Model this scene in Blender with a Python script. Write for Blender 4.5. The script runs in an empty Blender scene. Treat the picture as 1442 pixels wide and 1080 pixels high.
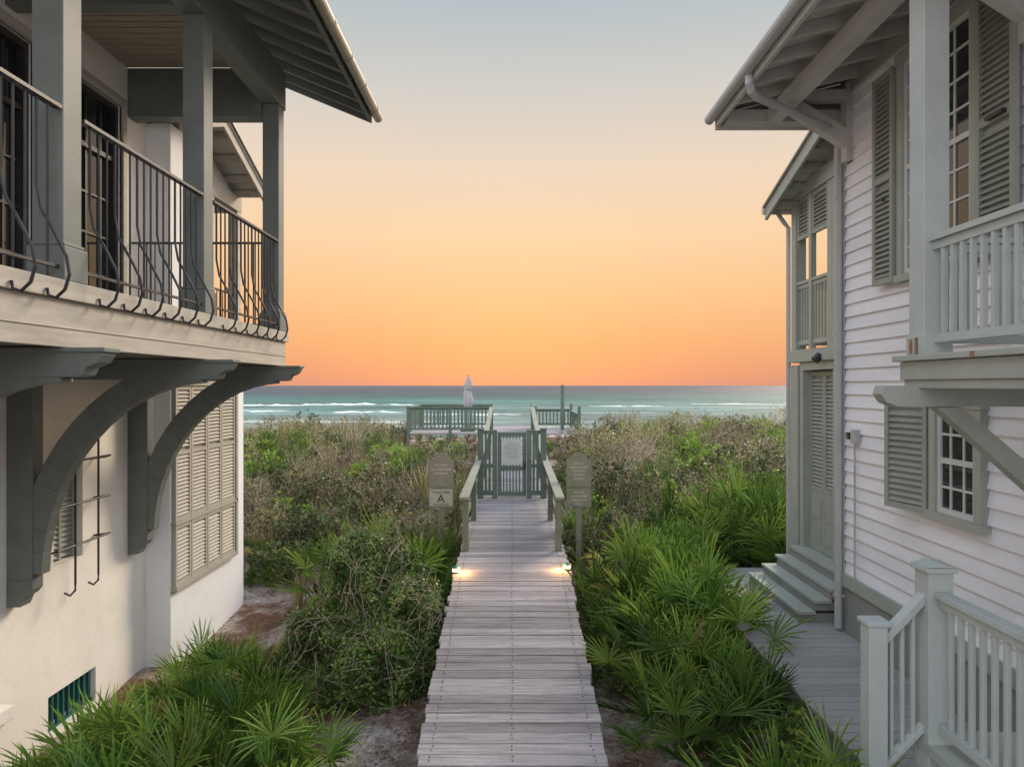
import bpy, math, random
import numpy as np
from mathutils import Vector, Matrix, noise
CZ=3.4
random.seed(7)
S=bpy.context.scene
# ---------------------------------------------------------------- materials
def newmat(name):
    m=bpy.data.materials.new(name); m.use_nodes=True
    nt=m.node_tree; b=nt.nodes['Principled BSDF']; return m,nt,b
def paint(name,col,rough=.6,var=.12,scale=2.5,bump=.15,bscale=60,stretch=(1,1,1),tint=0,spec=.3,metal=0,dirt=None,dirtamt=.5,dscale=1.2):
    m,nt,b=newmat(name); N=nt.nodes; L=nt.links
    tc=N.new('ShaderNodeTexCoord'); mp=N.new('ShaderNodeMapping'); mp.inputs['Scale'].default_value=stretch
    L.new(tc.outputs['Object'],mp.inputs['Vector'])
    n1=N.new('ShaderNodeTexNoise'); n1.inputs['Scale'].default_value=scale; n1.inputs['Detail'].default_value=6; n1.inputs['Roughness'].default_value=.65
    L.new(mp.outputs[0],n1.inputs['Vector'])
    r=N.new('ShaderNodeValToRGB'); e=r.color_ramp.elements
    e[0].position=.3; e[1].position=.7
    e[0].color=tuple(max(0,c*(1-var)) for c in col)+(1,); e[1].color=tuple(min(1,c*(1+var)) for c in col)+(1,)
    L.new(n1.outputs['Fac'],r.inputs['Fac']); out=r.outputs['Color']
    if dirt:
        n3=N.new('ShaderNodeTexNoise'); n3.inputs['Scale'].default_value=dscale; n3.inputs['Detail'].default_value=8; n3.inputs['Roughness'].default_value=.7
        L.new(mp.outputs[0],n3.inputs['Vector'])
        r3=N.new('ShaderNodeMapRange'); r3.inputs[1].default_value=.5; r3.inputs[2].default_value=.75; r3.inputs[4].default_value=dirtamt
        L.new(n3.outputs['Fac'],r3.inputs[0])
        mx=N.new('ShaderNodeMixRGB'); mx.inputs[2].default_value=tuple(dirt)+(1,)
        L.new(r3.outputs[0],mx.inputs[0]); L.new(out,mx.inputs[1]); out=mx.outputs[0]
    if tint:
        a=N.new('ShaderNodeAttribute'); a.attribute_name='tint'
        mr=N.new('ShaderNodeMapRange'); mr.inputs[3].default_value=1-tint; mr.inputs[4].default_value=1+tint
        L.new(a.outputs['Fac'],mr.inputs[0])
        mu=N.new('ShaderNodeVectorMath'); mu.operation='SCALE'
        L.new(out,mu.inputs[0]); L.new(mr.outputs[0],mu.inputs['Scale']); out=mu.outputs[0]
    L.new(out,b.inputs['Base Color'])
    n2=N.new('ShaderNodeTexNoise'); n2.inputs['Scale'].default_value=bscale; n2.inputs['Detail'].default_value=4
    L.new(mp.outputs[0],n2.inputs['Vector'])
    bp=N.new('ShaderNodeBump'); bp.inputs['Strength'].default_value=bump; bp.inputs['Distance'].default_value=.01
    L.new(n2.outputs['Fac'],bp.inputs['Height']); L.new(bp.outputs[0],b.inputs['Normal'])
    b.inputs['Roughness'].default_value=rough; b.inputs['Specular IOR Level'].default_value=spec; b.inputs['Metallic'].default_value=metal
    return m
def leafmat(name,c0,c1,c2,trans=.3,rv=.35):
    m,nt,b=newmat(name); N=nt.nodes; L=nt.links
    a=N.new('ShaderNodeAttribute'); a.attribute_name='tint'
    r=N.new('ShaderNodeValToRGB'); e=r.color_ramp.elements
    e[0].position=0; e[0].color=c0+(1,); e[1].position=1; e[1].color=c2+(1,)
    k=e.new(.7); k.color=c1+(1,)
    L.new(a.outputs['Fac'],r.inputs[0])
    oi=N.new('ShaderNodeObjectInfo')
    mr=N.new('ShaderNodeMapRange'); mr.inputs[3].default_value=1-rv; mr.inputs[4].default_value=1+rv
    L.new(oi.outputs['Random'],mr.inputs[0])
    mu=N.new('ShaderNodeVectorMath'); mu.operation='SCALE'; L.new(r.outputs[0],mu.inputs[0]); L.new(mr.outputs[0],mu.inputs['Scale'])
    L.new(mu.outputs[0],b.inputs['Base Color']); b.inputs['Roughness'].default_value=.5; b.inputs['Specular IOR Level'].default_value=.35
    if trans>0:
        tr=N.new('ShaderNodeBsdfTranslucent'); L.new(mu.outputs[0],tr.inputs['Color'])
        ms=N.new('ShaderNodeMixShader'); ms.inputs[0].default_value=trans
        o=[n for n in N if n.type=='OUTPUT_MATERIAL'][0]
        L.new(b.outputs[0],ms.inputs[1]); L.new(tr.outputs[0],ms.inputs[2]); L.new(ms.outputs[0],o.inputs[0])
    return m
def glassmat(name,col=(.015,.018,.02),rough=.04):
    m,nt,b=newmat(name); b.inputs['Base Color'].default_value=col+(1,); b.inputs['Roughness'].default_value=rough
    b.inputs['Specular IOR Level'].default_value=.8
    N=nt.nodes;L=nt.links
    n=N.new('ShaderNodeTexNoise'); n.inputs['Scale'].default_value=1.5
    bp=N.new('ShaderNodeBump'); bp.inputs['Strength'].default_value=.05
    L.new(n.outputs['Fac'],bp.inputs['Height']); L.new(bp.outputs[0],b.inputs['Normal'])
    return m
M={}
M['stucco']=paint('stucco',(.86,.82,.75),.85,.05,1.2,.45,70,dirt=(.52,.45,.37),dirtamt=.35,dscale=.9)
M['stucco_white']=paint('stucco_white',(.84,.845,.86),.85,.05,1.2,.4,70,dirt=(.55,.51,.46),dirtamt=.3)
M['trim_grey']=paint('trim_grey',(.155,.175,.162),.5,.12,3,.15,70,dirt=(.10,.10,.09),dirtamt=.3)
M['trim_beige']=paint('trim_beige',(.48,.44,.375),.6,.14,2,.3,50,stretch=(4,.6,6),dirt=(.22,.19,.15),dirtamt=.55)
M['soffit']=paint('soffit',(.26,.255,.24),.7,.12,2,.2,40)
M['soffit_light']=paint('soffit_light',(.55,.54,.51),.7,.08,2,.2,40,dirt=(.38,.37,.34),dirtamt=.35)
M['ceil']=paint('porch_ceiling',(.36,.31,.25),.6,.1,2,.2,40,stretch=(1,8,1))
M['iron']=paint('black_iron',(.03,.03,.032),.45,.3,6,.2,80,spec=.5)
M['siding']=paint('siding_white',(.84,.84,.88),.55,.05,1.5,.15,60,stretch=(1,.5,3),tint=.045,dirt=(.6,.585,.58),dirtamt=.35)
M['trim_sage']=paint('trim_sage',(.385,.41,.365),.55,.08,2,.12,60,dirt=(.27,.27,.23),dirtamt=.4)
M['shutter_grey']=paint('shutter_grey',(.325,.345,.305),.55,.08,3,.1,60,dirt=(.22,.22,.2),dirtamt=.3)
M['shutter_beige']=paint('shutter_beige',(.42,.395,.33),.55,.08,3,.1,60,dirt=(.3,.27,.22),dirtamt=.3)
M['rail_white']=paint('rail_paint',(.45,.49,.465),.5,.06,3,.1,60,dirt=(.30,.32,.29),dirtamt=.5)
M['skirt']=paint('skirt_grey',(.28,.28,.26),.7,.1,2,.2,40,dirt=(.17,.16,.13),dirtamt=.5)
M['pipe']=paint('downspout_metal',(.44,.44,.44),.4,.08,3,.05,50,spec=.5)
M['gutter']=paint('gutter_metal',(.40,.36,.31),.3,.15,3,.05,50,metal=.7)
M['roofmetal']=paint('roof_metal',(.32,.32,.31),.4,.1,3,.05,50,metal=.5)
M['deck']=paint('weathered_boards',(.42,.385,.395),.75,.32,3.5,1.0,30,stretch=(.7,14,14),tint=.28,dirt=(.12,.105,.105),dirtamt=.85,dscale=.9)
M['deck2']=paint('grey_deck_paint',(.36,.345,.33),.7,.14,3,.5,30,stretch=(.7,10,10),tint=.12,dirt=(.22,.20,.17),dirtamt=.6)
M['nail']=paint('nail',(.05,.04,.04),.6)
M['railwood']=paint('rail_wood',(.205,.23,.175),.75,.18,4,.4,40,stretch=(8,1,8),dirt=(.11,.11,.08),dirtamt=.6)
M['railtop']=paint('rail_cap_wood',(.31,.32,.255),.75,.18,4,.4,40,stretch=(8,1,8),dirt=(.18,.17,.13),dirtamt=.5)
M['green']=paint('sage_green_paint',(.15,.20,.16),.6,.14,4,.2,60)
M['sign']=paint('sign_board',(.34,.31,.23),.6,.15,8,.1,60)
M['signface']=paint('sign_face',(.58,.55,.44),.6,.08,8,.1,60)
M['signwhite']=paint('notice_board',(.6,.62,.6),.5,.05,5,.05,60)
M['ink']=paint('sign_lettering',(.03,.03,.03),.6)
M['ink2']=paint('sign_lettering_light',(.8,.76,.6),.6)
M['glass']=glassmat('window_glass')
M['teal']=paint('teal_bars',(.02,.13,.11),.5)
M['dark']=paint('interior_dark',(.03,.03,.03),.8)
M['canvas']=paint('umbrella_canvas',(.5,.48,.49),.8,.1,6,.3,50)
M['twig']=paint('twig_bark',(.26,.19,.14),.85,.3,8,.2,60)
M['twig2']=paint('twig_bark_grey',(.46,.37,.28),.85,.3,8,.2,60)
M['palm']=leafmat('palmetto_leaf',(.035,.10,.018),(.21,.33,.055),(.52,.44,.17),.32,.45)
M['leafd']=leafmat('leaf_dark',(.045,.085,.02),(.14,.21,.05),(.34,.26,.12),0,.45)
M['leafo']=leafmat('leaf_olive',(.12,.15,.045),(.28,.29,.10),(.50,.36,.19),0,.5)
M['leafg']=leafmat('leaf_bright',(.10,.21,.03),(.33,.48,.07),(.45,.46,.12),.3,.3)
M['straw']=leafmat('dry_grass',(.18,.21,.07),(.46,.37,.19),(.66,.52,.32),0,.3)
M['litter']=leafmat('leaf_litter',(.09,.05,.035),(.22,.13,.085),(.42,.30,.21),0)
M['rust']=paint('rusty_plate',(.28,.15,.08),.6,.3,20)
M['foam']=paint('sea_foam',(.8,.82,.81),.9,.12,.8,.5,2)
m,nt,b=newmat('lamp_glow'); b.inputs['Emission Color'].default_value=(1,.6,.18,1); b.inputs['Emission Strength'].default_value=9; M['glow']=m
M['lampcap']=paint('lamp_cap',(.02,.10,.09),.4)
# ---------------------------------------------------------------- builder
class MB:
    def __init__(s): s.v=[];s.f=[];s.m=[];s.t=[]
    def add(s,vs,fs,mi=0,t=.5):
        o=len(s.v); s.v.extend(vs)
        for f in fs: s.f.append(tuple(i+o for i in f)); s.m.append(mi); s.t.append(t)
    def box(s,x0,x1,y0,y1,z0,z1,mi=0,t=.5):
        if x0>x1:x0,x1=x1,x0
        if y0>y1:y0,y1=y1,y0
        if z0>z1:z0,z1=z1,z0
        vs=[(x0,y0,z0),(x1,y0,z0),(x1,y1,z0),(x0,y1,z0),(x0,y0,z1),(x1,y0,z1),(x1,y1,z1),(x0,y1,z1)]
        s.add(vs,[(0,3,2,1),(4,5,6,7),(0,1,5,4),(1,2,6,5),(2,3,7,6),(3,0,4,7)],mi,t)
    def prism(s,poly,a0,a1,axis='y',mi=0,t=.5):
        n=len(poly)
        def P(p,a):
            if axis=='y': return (p[0],a,p[1])
            if axis=='x': return (a,p[0],p[1])
            return (p[0],p[1],a)
        vs=[P(p,a0) for p in poly]+[P(p,a1) for p in poly]
        fs=[tuple(range(n)),tuple(range(2*n-1,n-1,-1))]+[(i,(i+1)%n,(i+1)%n+n,i+n) for i in range(n)]
        s.add(vs,fs,mi,t)
    def strip(s,A,B,a0,a1,axis='y',mi=0):   # band between two curves, extruded
        for i in range(len(A)-1): s.prism([A[i],A[i+1],B[i+1],B[i]],a0,a1,axis,mi)
    def tube(s,path,r0,r1=None,sides=6,mi=0,t=.5,cap=True):
        if r1 is None:r1=r0
        n=len(path); P=[Vector(p) for p in path]; vs=[]
        for i in range(n):
            d=(P[min(i+1,n-1)]-P[max(i-1,0)]); 
            if d.length<1e-9:d=Vector((0,0,1))
            d.normalize()
            u=d.cross(Vector((.13,.37,.92)) if abs(d.z)<.9 else Vector((0,1,0.05))).normalized(); w=d.cross(u)
            r=r0+(r1-r0)*i/(n-1)
            for k in range(sides):
                a=2*math.pi*k/sides; q=P[i]+u*math.cos(a)*r+w*math.sin(a)*r; vs.append((q.x,q.y,q.z))
        fs=[]
        for i in range(n-1):
            for k in range(sides):
                k2=(k+1)%sides; fs.append((i*sides+k,i*sides+k2,(i+1)*sides+k2,(i+1)*sides+k))
        if cap: fs+= [tuple(range(sides-1,-1,-1)),tuple((n-1)*sides+k for k in range(sides))]
        s.add(vs,fs,mi,t)
    def mesh(s,name,mats,dz=CZ,smooth=False,fixn=True):
        me=bpy.data.meshes.new(name)
        me.from_pydata([(a,b,c+dz) for a,b,c in s.v],[],s.f)
        for k in mats: me.materials.append(M[k])
        me.polygons.foreach_set('material_index',s.m)
        at=me.attributes.new('tint','FLOAT','FACE'); at.data.foreach_set('value',s.t)
        if smooth: me.polygons.foreach_set('use_smooth',[True]*len(s.f))
        me.update()
        if fixn:
            import bmesh
            bm=bmesh.new(); bm.from_mesh(me); bmesh.ops.recalc_face_normals(bm,faces=bm.faces); bm.to_mesh(me); bm.free()
        return me
    def obj(s,name,mats,parent=None,dz=CZ,smooth=False,bevel=0,fixn=True):
        if isinstance(mats,str): mats=[mats]
        o=bpy.data.objects.new(name,s.mesh(name,mats,dz,smooth,fixn)); S.collection.objects.link(o)
        if parent: o.parent=parent
        if bevel:
            md=o.modifiers.new('b','BEVEL'); md.width=bevel; md.segments=2; md.limit_method='ANGLE'
        return o
def empty(name):
    o=bpy.data.objects.new(name,None); S.collection.objects.link(o); return o
def wall(mb,xa,xb,y0,y1,z0,z1,ops=(),mi=0):
    ys=sorted({y0,y1,*[o[0] for o in ops],*[o[1] for o in ops]}); zs=sorted({z0,z1,*[o[2] for o in ops],*[o[3] for o in ops]})
    for i in range(len(ys)-1):
        for j in range(len(zs)-1):
            cy=(ys[i]+ys[i+1])/2; cz=(zs[j]+zs[j+1])/2
            if any(o[0]<cy<o[1] and o[2]<cz<o[3] for o in ops): continue
            mb.box(xa,xb,ys[i],ys[i+1],zs[j],zs[j+1],mi)
def shutter(mb,x,d,y0,y1,z0,z1,mid=None,mi=0,th=.04,sp=.055,fr=.05):
    xb=x-d*th
    mb.box(x,xb,y0,y0+fr,z0,z1,mi); mb.box(x,xb,y1-fr,y1,z0,z1,mi)
    rails=[z0,z1-fr*1.2]+([mid] if mid is not None else [])
    for z in rails: mb.box(x-d*.002,xb,y0+fr,y1-fr,z,z+fr*1.2,mi)
    mb.box(xb,xb-d*.004,y0+fr,y1-fr,z0,z1,mi)
    z=z0+fr*1.2+.03
    while z<z1-fr*1.2-.01:
        if mid is None or not(mid-.03<z<mid+fr*1.2+.02):
            mb.prism([(x-d*.004,z-.02),(x-d*.004,z-.012),(x-d*.034,z+.024),(x-d*.034,z+.016)],y0+fr,y1-fr,'y',mi)
        z+=sp
# ================================================================= LEFT HOUSE
LH=empty('stucco_beach_house')
mb=MB()
bw=(7.96,8.87,-3.92,-3.5); lw=(8.05,8.6,-2.05,-.8)
wall(mb,-5.2,-5.45,1,10.08,-4.6,.27,[bw,lw])
d1=(6.1,7.7,.74,3.7); d2=(8.5,9.45,.74,3.7)
wall(mb,-5.2,-5.4,1,10.08,.27,4.3,[d1,d2])
mb.obj('wall_stucco',['stucco'],LH)
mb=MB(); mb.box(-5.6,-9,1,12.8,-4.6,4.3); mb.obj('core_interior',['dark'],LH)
mb=MB(); mb.box(-5.45,-4.85,10.083,12.83,-4.6,.45); mb.box(-5.45,-4.85,10.083,10.5,.45,3.72); mb.box(-6.5,-6.2,10.5,12.83,.45,3.6)
mb.obj('seaward_wing_wall',['stucco_white'],LH,bevel=.01)
mb=MB(); mb.box(-5.2,-4.95,1,7.05,-3.3,-3.16); mb.box(-5.2,-5.0,1,7.0,-3.4,-3.303); mb.obj('plinth_ledge',['stucco'],LH,bevel=.01)
mb=MB()
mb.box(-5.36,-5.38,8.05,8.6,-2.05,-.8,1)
for y in (8.05,8.31,8.56): mb.box(-5.3,-5.36,y,y+.04,-2.05,-.8,0)
z=-2.0
while z<-.82:
    mb.prism([(-5.31,z-.02),(-5.31,z-.01),(-5.345,z+.03),(-5.345,z+.02)],8.09,8.56,'y',0); z+=.06
mb.obj('lower_window',['shutter_grey','dark'],LH)
mb=MB()
for y in (8.1,8.55):
    mb.tube([(-4.98,y,-.62),(-4.98,y,-1.6),(-4.98,y,-2.25),(-4.97,y-.02,-2.33),(-4.99,y-.08,-2.37),(-5.03,y-.12,-2.33)],.014,sides=6)
for z in (-.86,-1.35,-1.82):
    mb.tube([(-5.2,7.75,z-.04),(-5.05,7.75,z-.02),(-4.98,7.78,z),(-4.98,8.8,z),(-5.05,8.83,z-.02),(-5.2,8.83,z-.04)],.014)
mb.obj('window_iron_guard',['iron'],LH)
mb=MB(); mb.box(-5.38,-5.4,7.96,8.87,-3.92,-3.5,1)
y=8.0
while y<8.85: mb.box(-5.25,-5.28,y,y+.03,-3.92,-3.5,0); y+=.1
mb.box(-5.24,-5.28,7.96,8.87,-3.92,-3.89,0); mb.box(-5.24,-5.28,7.96,8.87,-3.53,-3.5,0)
mb.obj('basement_grille',['teal','dark'],LH)
mb=MB()
for (a,b_,z0,z1) in (d1,d2):
    mb.box(-5.33,-5.35,a,b_,z0,z1,1)
    mid=(a+b_)/2
    fr=.06
    for y in (a,b_-fr): mb.box(-5.24,-5.33,y,y+fr,z0,z1,0)
    if b_-a>1.2: mb.box(-5.26,-5.33,mid-.05,mid+.05,z0,z1,0)
    mb.box(-5.24,-5.33,a+fr,b_-fr,z1-.08,z1,0); mb.box(-5.25,-5.33,a+fr,b_-fr,z0,z0+.2,0); mb.box(-5.27,-5.33,a+fr,b_-fr,2.95,3.01,0)
    for z in (1.4,1.9,2.4): mb.box(-5.3,-5.33,a+fr,b_-fr,z,z+.025,0)
    k=a+.33
    while k<b_-.2: mb.box(-5.303,-5.33,k,k+.025,z0+.2,z1-.08,0); k+=.32
mb.obj('french_doors',['iron','glass'],LH)
mb=MB()
for (a,b_,z0,z1) in (d1,d2):
    mb.box(-5.17,-5.22,a-.09,a,z0,z1+.12); mb.box(-5.17,-5.22,b_,b_+.09,z0,z1+.12); mb.box(-5.168,-5.22,a,b_,z1,z1+.12)
mb.obj('door_casing',['trim_beige'],LH)
mb=MB(); yy=[10.12,10.62,11.18,11.72,12.3]
for i in range(4):
    shutter(mb,-4.79,1,yy[i],yy[i+1]-.015,-1.95,0.0,mid=-1.0,mi=0,th=.05)
    shutter(mb,-4.79,1,yy[i],yy[i+1]-.015,-2.86,-2.0,mi=0,th=.05)
mb.box(-4.77,-4.85,10.09,12.36,-1.995,-1.955,0); mb.box(-4.76,-4.85,10.09,12.36,-2.93,-2.863,0); mb.box(-4.76,-4.85,10.09,12.36,.003,.08,0)
mb.box(-4.77,-4.85,12.3,12.38,-2.86,0,0)
mb.obj('tall_shutters',['shutter_beige'],LH)
mb=MB()
mb.box(-5.2,-3.19,1,9.83,.60,.72,1)
mb.box(-3.19,-3.15,1,9.87,.27,.60,0); mb.box(-3.19,-3.11,1,9.9,.603,.735,0)
mb.box(-5.2,-3.193,9.83,9.87,.27,.60,0)
mb.box(-3.15,-3.14,1,9.87,.40,.41,0)
mb.box(-5.2,-3.193,1,9.83,.45,.597,2)
mb.obj('balcony_deck',['trim_beige','deck2','soffit'],LH,bevel=.006)
mb=MB(); y=1.3
while y<9.7: mb.box(-5.2,-3.2,y,y+.05,.28,.45); y+=.4
mb.obj('balcony_joists',['soffit'],LH)
mb=MB()
for y in (2.7,4.98,7.26,9.59):
    mb.box(-3.37,-3.15,y,y+.22,.735,3.8)
    mb.box(-3.40,-3.12,y-.03,y+.25,.737,.98)
    mb.box(-3.385,-3.135,y-.015,y+.235,.983,1.01)
mb.box(-3.38,-3.14,1,9.86,3.803,4.33)
mb.box(-5.2,-3.383,9.6,9.83,3.63,4.29)
for y in (4.98,7.26): mb.box(-5.2,-3.383,y+.02,y+.2,3.9,4.29)
mb.obj('balcony_posts_and_header',['trim_grey'],LH,bevel=.008)
mb=MB(); mb.box(-5.2,-3.384,1,9.6,4.292,4.33); y=1.1
while y<9.5: mb.box(-5.2,-3.385,y,y+.008,4.284,4.292); y+=.14
mb.obj('porch_ceiling',['ceil'],LH)
mb=MB()
for yc in (2.72,5.0,7.3,9.6):
    y0,y1=yc,yc+.17
    mb.box(-5.2,-4.93,y0,y1,-2.0,.265)
    mb.prism([(-5.2,-2.0),(-4.93,-2.0),(-4.93,-2.1),(-4.98,-2.16),(-5.02,-2.18),(-5.06,-2.28),(-5.2,-2.28)],y0,y1)
    mb.prism([(-4.93,.06),(-4.93,.265),(-2.9,.265),(-2.88,.22),(-2.92,.16),(-3.0,.13),(-3.03,.07),(-3.1,.06)],y0,y1)
    A=[];B=[]
    for i in range(15):
        t=math.radians(2+i*86/14)
        A.append((-3.12-1.73*math.cos(t),-2.02+2.05*math.sin(t)))
        B.append((-3.12-2.0*math.cos(t),-2.02+2.32*math.sin(t) if i<14 else .06))
    B=[(max(b_[0],-5.1),min(b_[1],.1)) for b_ in B]
    mb.strip(A,B,y0+.012,y1-.012)
    mb.box(-5.22,-2.86,y0-.02,y1+.02,.236,.268)
mb.obj('curved_brackets',['trim_grey'],LH,bevel=.006)
mb=MB(); secs=[(2.93,4.96),(5.22,7.24),(7.5,9.57)]
def belly(y): 
    return [(-3.17,y,1.93),(-3.17,y,1.35),(-3.14,y,1.18),(-3.04,y,1.0),(-2.97,y,.86),(-2.95,y,.74),(-2.98,y,.64),(-3.04,y,.585),(-3.09,y,.60),(-3.1,y,.65)]
for a,b_ in secs:
    mb.box(-3.2,-3.14,a,b_,1.93,1.955); 
    mb.box(-3.185,-3.155,a,b_,.82,.84)
    n=int((b_-a)/.112); k=0
    for i in range(1,n):
        y=a+(b_-a)*i/n
        if i%3==1: mb.tube(belly(y),.0115)
        else: mb.tube([(-3.17,y,1.93),(-3.17,y,.735)],.0095)
x=-5.1; mb.box(-5.19,-3.38,9.68,9.72,1.93,1.955); mb.box(-5.19,-3.38,9.69,9.71,.82,.84)
while x<-3.4: mb.tube([(x,9.7,1.93),(x,9.7,.72)],.0095); x+=.112
mb.obj('iron_balcony_railing',['iron'],LH)
def rz(x): return 4.08+.42*(-2.1-x)
mb=MB()
mb.prism([(-2.1,rz(-2.1)),(-9,rz(-9)),(-9,rz(-9)+.03),(-2.1,rz(-2.1)+.03)],1,10.6,'y',0)
mb.prism([(-2.05,rz(-2.05)+.033),(-9,rz(-9)+.033),(-9,rz(-9)+.06),(-2.05,rz(-2.05)+.06)],.9,10.66,'y',2)
y=1.2
while y<10.6:
    mb.prism([(-2.16,rz(-2.16)-.003),(-5.2,rz(-5.2)-.003),(-5.2,rz(-5.2)-.15),(-2.16,rz(-2.16)-.12)],y,y+.06,'y',1); y+=.46
mb.prism([(-2.1,rz(-2.1)-.15),(-2.1,rz(-2.1)),(-2.14,rz(-2.1)),(-2.14,rz(-2.1)-.15)],1,10.6,'y',1)
mb.prism([(-2.1,rz(-2.1)+.02),(-9,rz(-9)+.02),(-9,rz(-9)-.2),(-2.1,rz(-2.1)-.16)],10.6,10.64,'y',1)
mb.obj('main_roof',['soffit','trim_grey','roofmetal'],LH)
mb=MB(); mb.tube([(-2.02,.9,4.03),(-2.02,10.72,4.03)],.068,sides=14)
mb.tube([(-2.12,.9,4.16),(-2.12,10.72,4.16)],.03,sides=8)
y=1.3
while y<10.7: mb.tube([(-2.02,y,4.03),(-2.02,y+.03,4.03)],.078,sides=14); y+=.82
mb.obj('gutter',['gutter'],LH)
def gz(y): return 4.13-.38*abs(y-10.9)+0.0
mb=MB()
for a,b_ in ((9.95,10.9),(10.9,12.75)):
    mb.prism([(a,gz(a)),(b_,gz(b_)),(b_,gz(b_)+.04),(a,gz(a)+.04)],-9,-4.4,'x',1)
    mb.prism([(a,gz(a)-.16),(b_,gz(b_)-.16),(b_,gz(b_)-.003),(a,gz(a)-.003)],-4.46,-4.42,'x',0)
    mb.prism([(a,gz(a)+.043),(b_,gz(b_)+.043),(b_,gz(b_)+.07),(a,gz(a)+.07)],-9,-4.36,'x',2)
for y in (11.2,11.7,12.2,12.6): mb.box(-6.2,-4.46,y,y+.06,gz(y)-.14,gz(y)-.03,0)
mb.box(-5.05,-4.87,10.5,12.8,3.1,3.36,0); mb.box(-6.2,-5.06,12.62,12.8,3.1,3.36,0)
mb.box(-5.03,-4.88,12.62,12.78,.47,3.1,0); mb.box(-5.03,-4.88,11.5,11.64,.47,3.1,0)
mb.box(-6.2,-4.8,10.45,12.86,.453,.6,0); mb.prism([(10.5,3.363),(12.6,3.363),(10.9,4.0),(10.5,3.9)],-4.96,-4.92,'x',1)
mb.obj('seaward_wing_gable_porch',['trim_beige','soffit_light','roofmetal'],LH)
mb=MB(); mb.box(-4.97,-4.94,10.55,12.62,1.6,1.63); y=10.6
while y<12.6: mb.tube([(-4.955,y,1.6),(-4.955,y,.6)],.009); y+=.12
mb.obj('seaward_porch_railing',['iron'],LH)
# ================================================================= RIGHT HOUSE
RH=empty('lap_siding_house')
mb=MB(); z=-2.2; i=0
while z<3.6:
    segs=[1.0,3.1+random.random()*1.5,5.4+random.random()*1.8,8.38]
    for a,b_ in zip(segs[:-1],segs[1:]):
        mb.prism([(3.96,z),(3.919,z),(3.948,z+.152),(3.96,z+.152)],a+.0015,b_-.0015,'y',0,random.random())
    z+=.15
mb.obj('lap_siding',['siding'],RH)
mb=MB(); mb.box(3.962,4.2,1,8.44,-2.2,3.7); mb.box(4.2,8,1,8.44,-3.2,3.9); mb.obj('wall_core',['siding'],RH)
mb=MB(); mb.box(3.912,4.1,8.383,8.46,-2.2,3.6,0); mb.box(3.93,4.2,1,8.44,-3.1,-2.36,1); mb.box(3.895,4.2,1,8.455,-2.357,-2.203,0)
mb.box(3.90,4.0,1,8.38,3.4,3.62,0)
mb.obj('corner_board_and_skirt',['trim_sage','skirt'],RH,bevel=.004)
def window(parent,y0,y1,z0,z1,rows,cols,name,sh=True):
    mb=MB(); x=3.912
    mb.box(x,x+.005,y0,y1,z0,z1,1)
    for a,b_ in ((y0-.09,y0),(y1,y1+.09)): mb.box(3.865,3.96,a,b_,z0,z1,0)
    mb.box(3.855,3.96,y0-.11,y1+.11,z1,z1+.12,0); mb.box(3.84,3.96,y0-.12,y1+.12,z0-.07,z0,0)
    mb.box(3.892,3.912,y0,y0+.05,z0,z1,2); mb.box(3.892,3.912,y1-.05,y1,z0,z1,2)
    zm=(z0+z1)/2
    for z in (z0,zm-.025,z1-.05): mb.box(3.890,3.912,y0+.05,y1-.05,z,z+.05,2)
    for c in range(1,cols): y=y0+(y1-y0)*c/cols; mb.box(3.899,3.912,y-.01,y+.01,z0+.05,z1-.05,2)
    for r in range(1,rows):
        z=z0+(z1-z0)*r/rows
        if abs(z-zm)>.05: mb.box(3.8985,3.912,y0+.05,y1-.05,z-.01,z+.01,2)
    mb.obj(name,['trim_sage','glass','signwhite'],parent)
window(RH,6.0,7.05,1.1,3.2,8,4,'upper_window')
window(RH,5.95,6.5,-1.15,-.2,4,3,'lower_window')
window(RH,3.2,4.1,1.1,3.2,8,4,'upper_window_near')
mb=MB(); shutter(mb,3.83,-1,7.16,7.56,1.05,3.22,mid=2.1,th=.045); shutter(mb,3.83,-1,5.42,5.88,1.05,3.22,mid=2.1,th=.045)
shutter(mb,3.83,-1,4.2,4.7,1.05,3.22,mid=2.1,th=.045)
mb.box(3.80,3.83,7.3,7.34,1.9,1.93,1); mb.box(3.79,3.83,5.5,5.7,2.12,2.15,1)
mb.obj('upper_shutters',['shutter_grey','iron'],RH)
mb=MB(); shutter(mb,0,-1,0,.52,-1.2,-.15,th=.035,sp=.06)
o=mb.obj('lower_shutter',['shutter_grey'],RH); o.location=(3.86,6.62,0); o.rotation_euler=(0,0,math.radians(14))
mb=MB()
wall(mb,4.3,4.5,8.46,10.78,-3.2,.3,[(9.45,10.4,-2.36,-.02+.28)])
mb.box(4.5,8,8.46,10.75,-3.2,.29)
mb.obj('entry_wall',['trim_sage'],RH)
mb=MB()
for a,b_ in ((9.46,9.92),(9.93,10.39)):
    shutter(mb,4.36,-1,a,b_,-1.5,.2,mid=None,th=.04); mb.box(4.36,4.41,a,b_,-2.35,-1.503); mb.box(4.35,4.36,a+.08,b_-.08,-2.22,-1.95); mb.box(4.35,4.36,a+.08,b_-.08,-1.88,-1.6)
mb.obj('entry_door',['shutter_grey'],RH,bevel=.003)
mb=MB()
mb.box(4.26,4.3,9.3,9.44,-2.36,.3); mb.box(4.26,4.3,10.41,10.5,-2.36,.3); mb.box(4.24,4.32,10.55,10.8,-2.9,.3); mb.box(4.25,4.3,9.3,10.5,.22,.34)
mb.box(4.2,8,8.47,10.86,.343,.52)
mb.box(4.24,4.4,10.62,10.78,.523,2.75); mb.box(4.24,4.36,9.42,9.56,.523,2.75); mb.box(4.24,4.3,8.47,9.415,.523,2.75); mb.box(4.25,4.33,10.1,10.18,.523,2.75)
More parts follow.
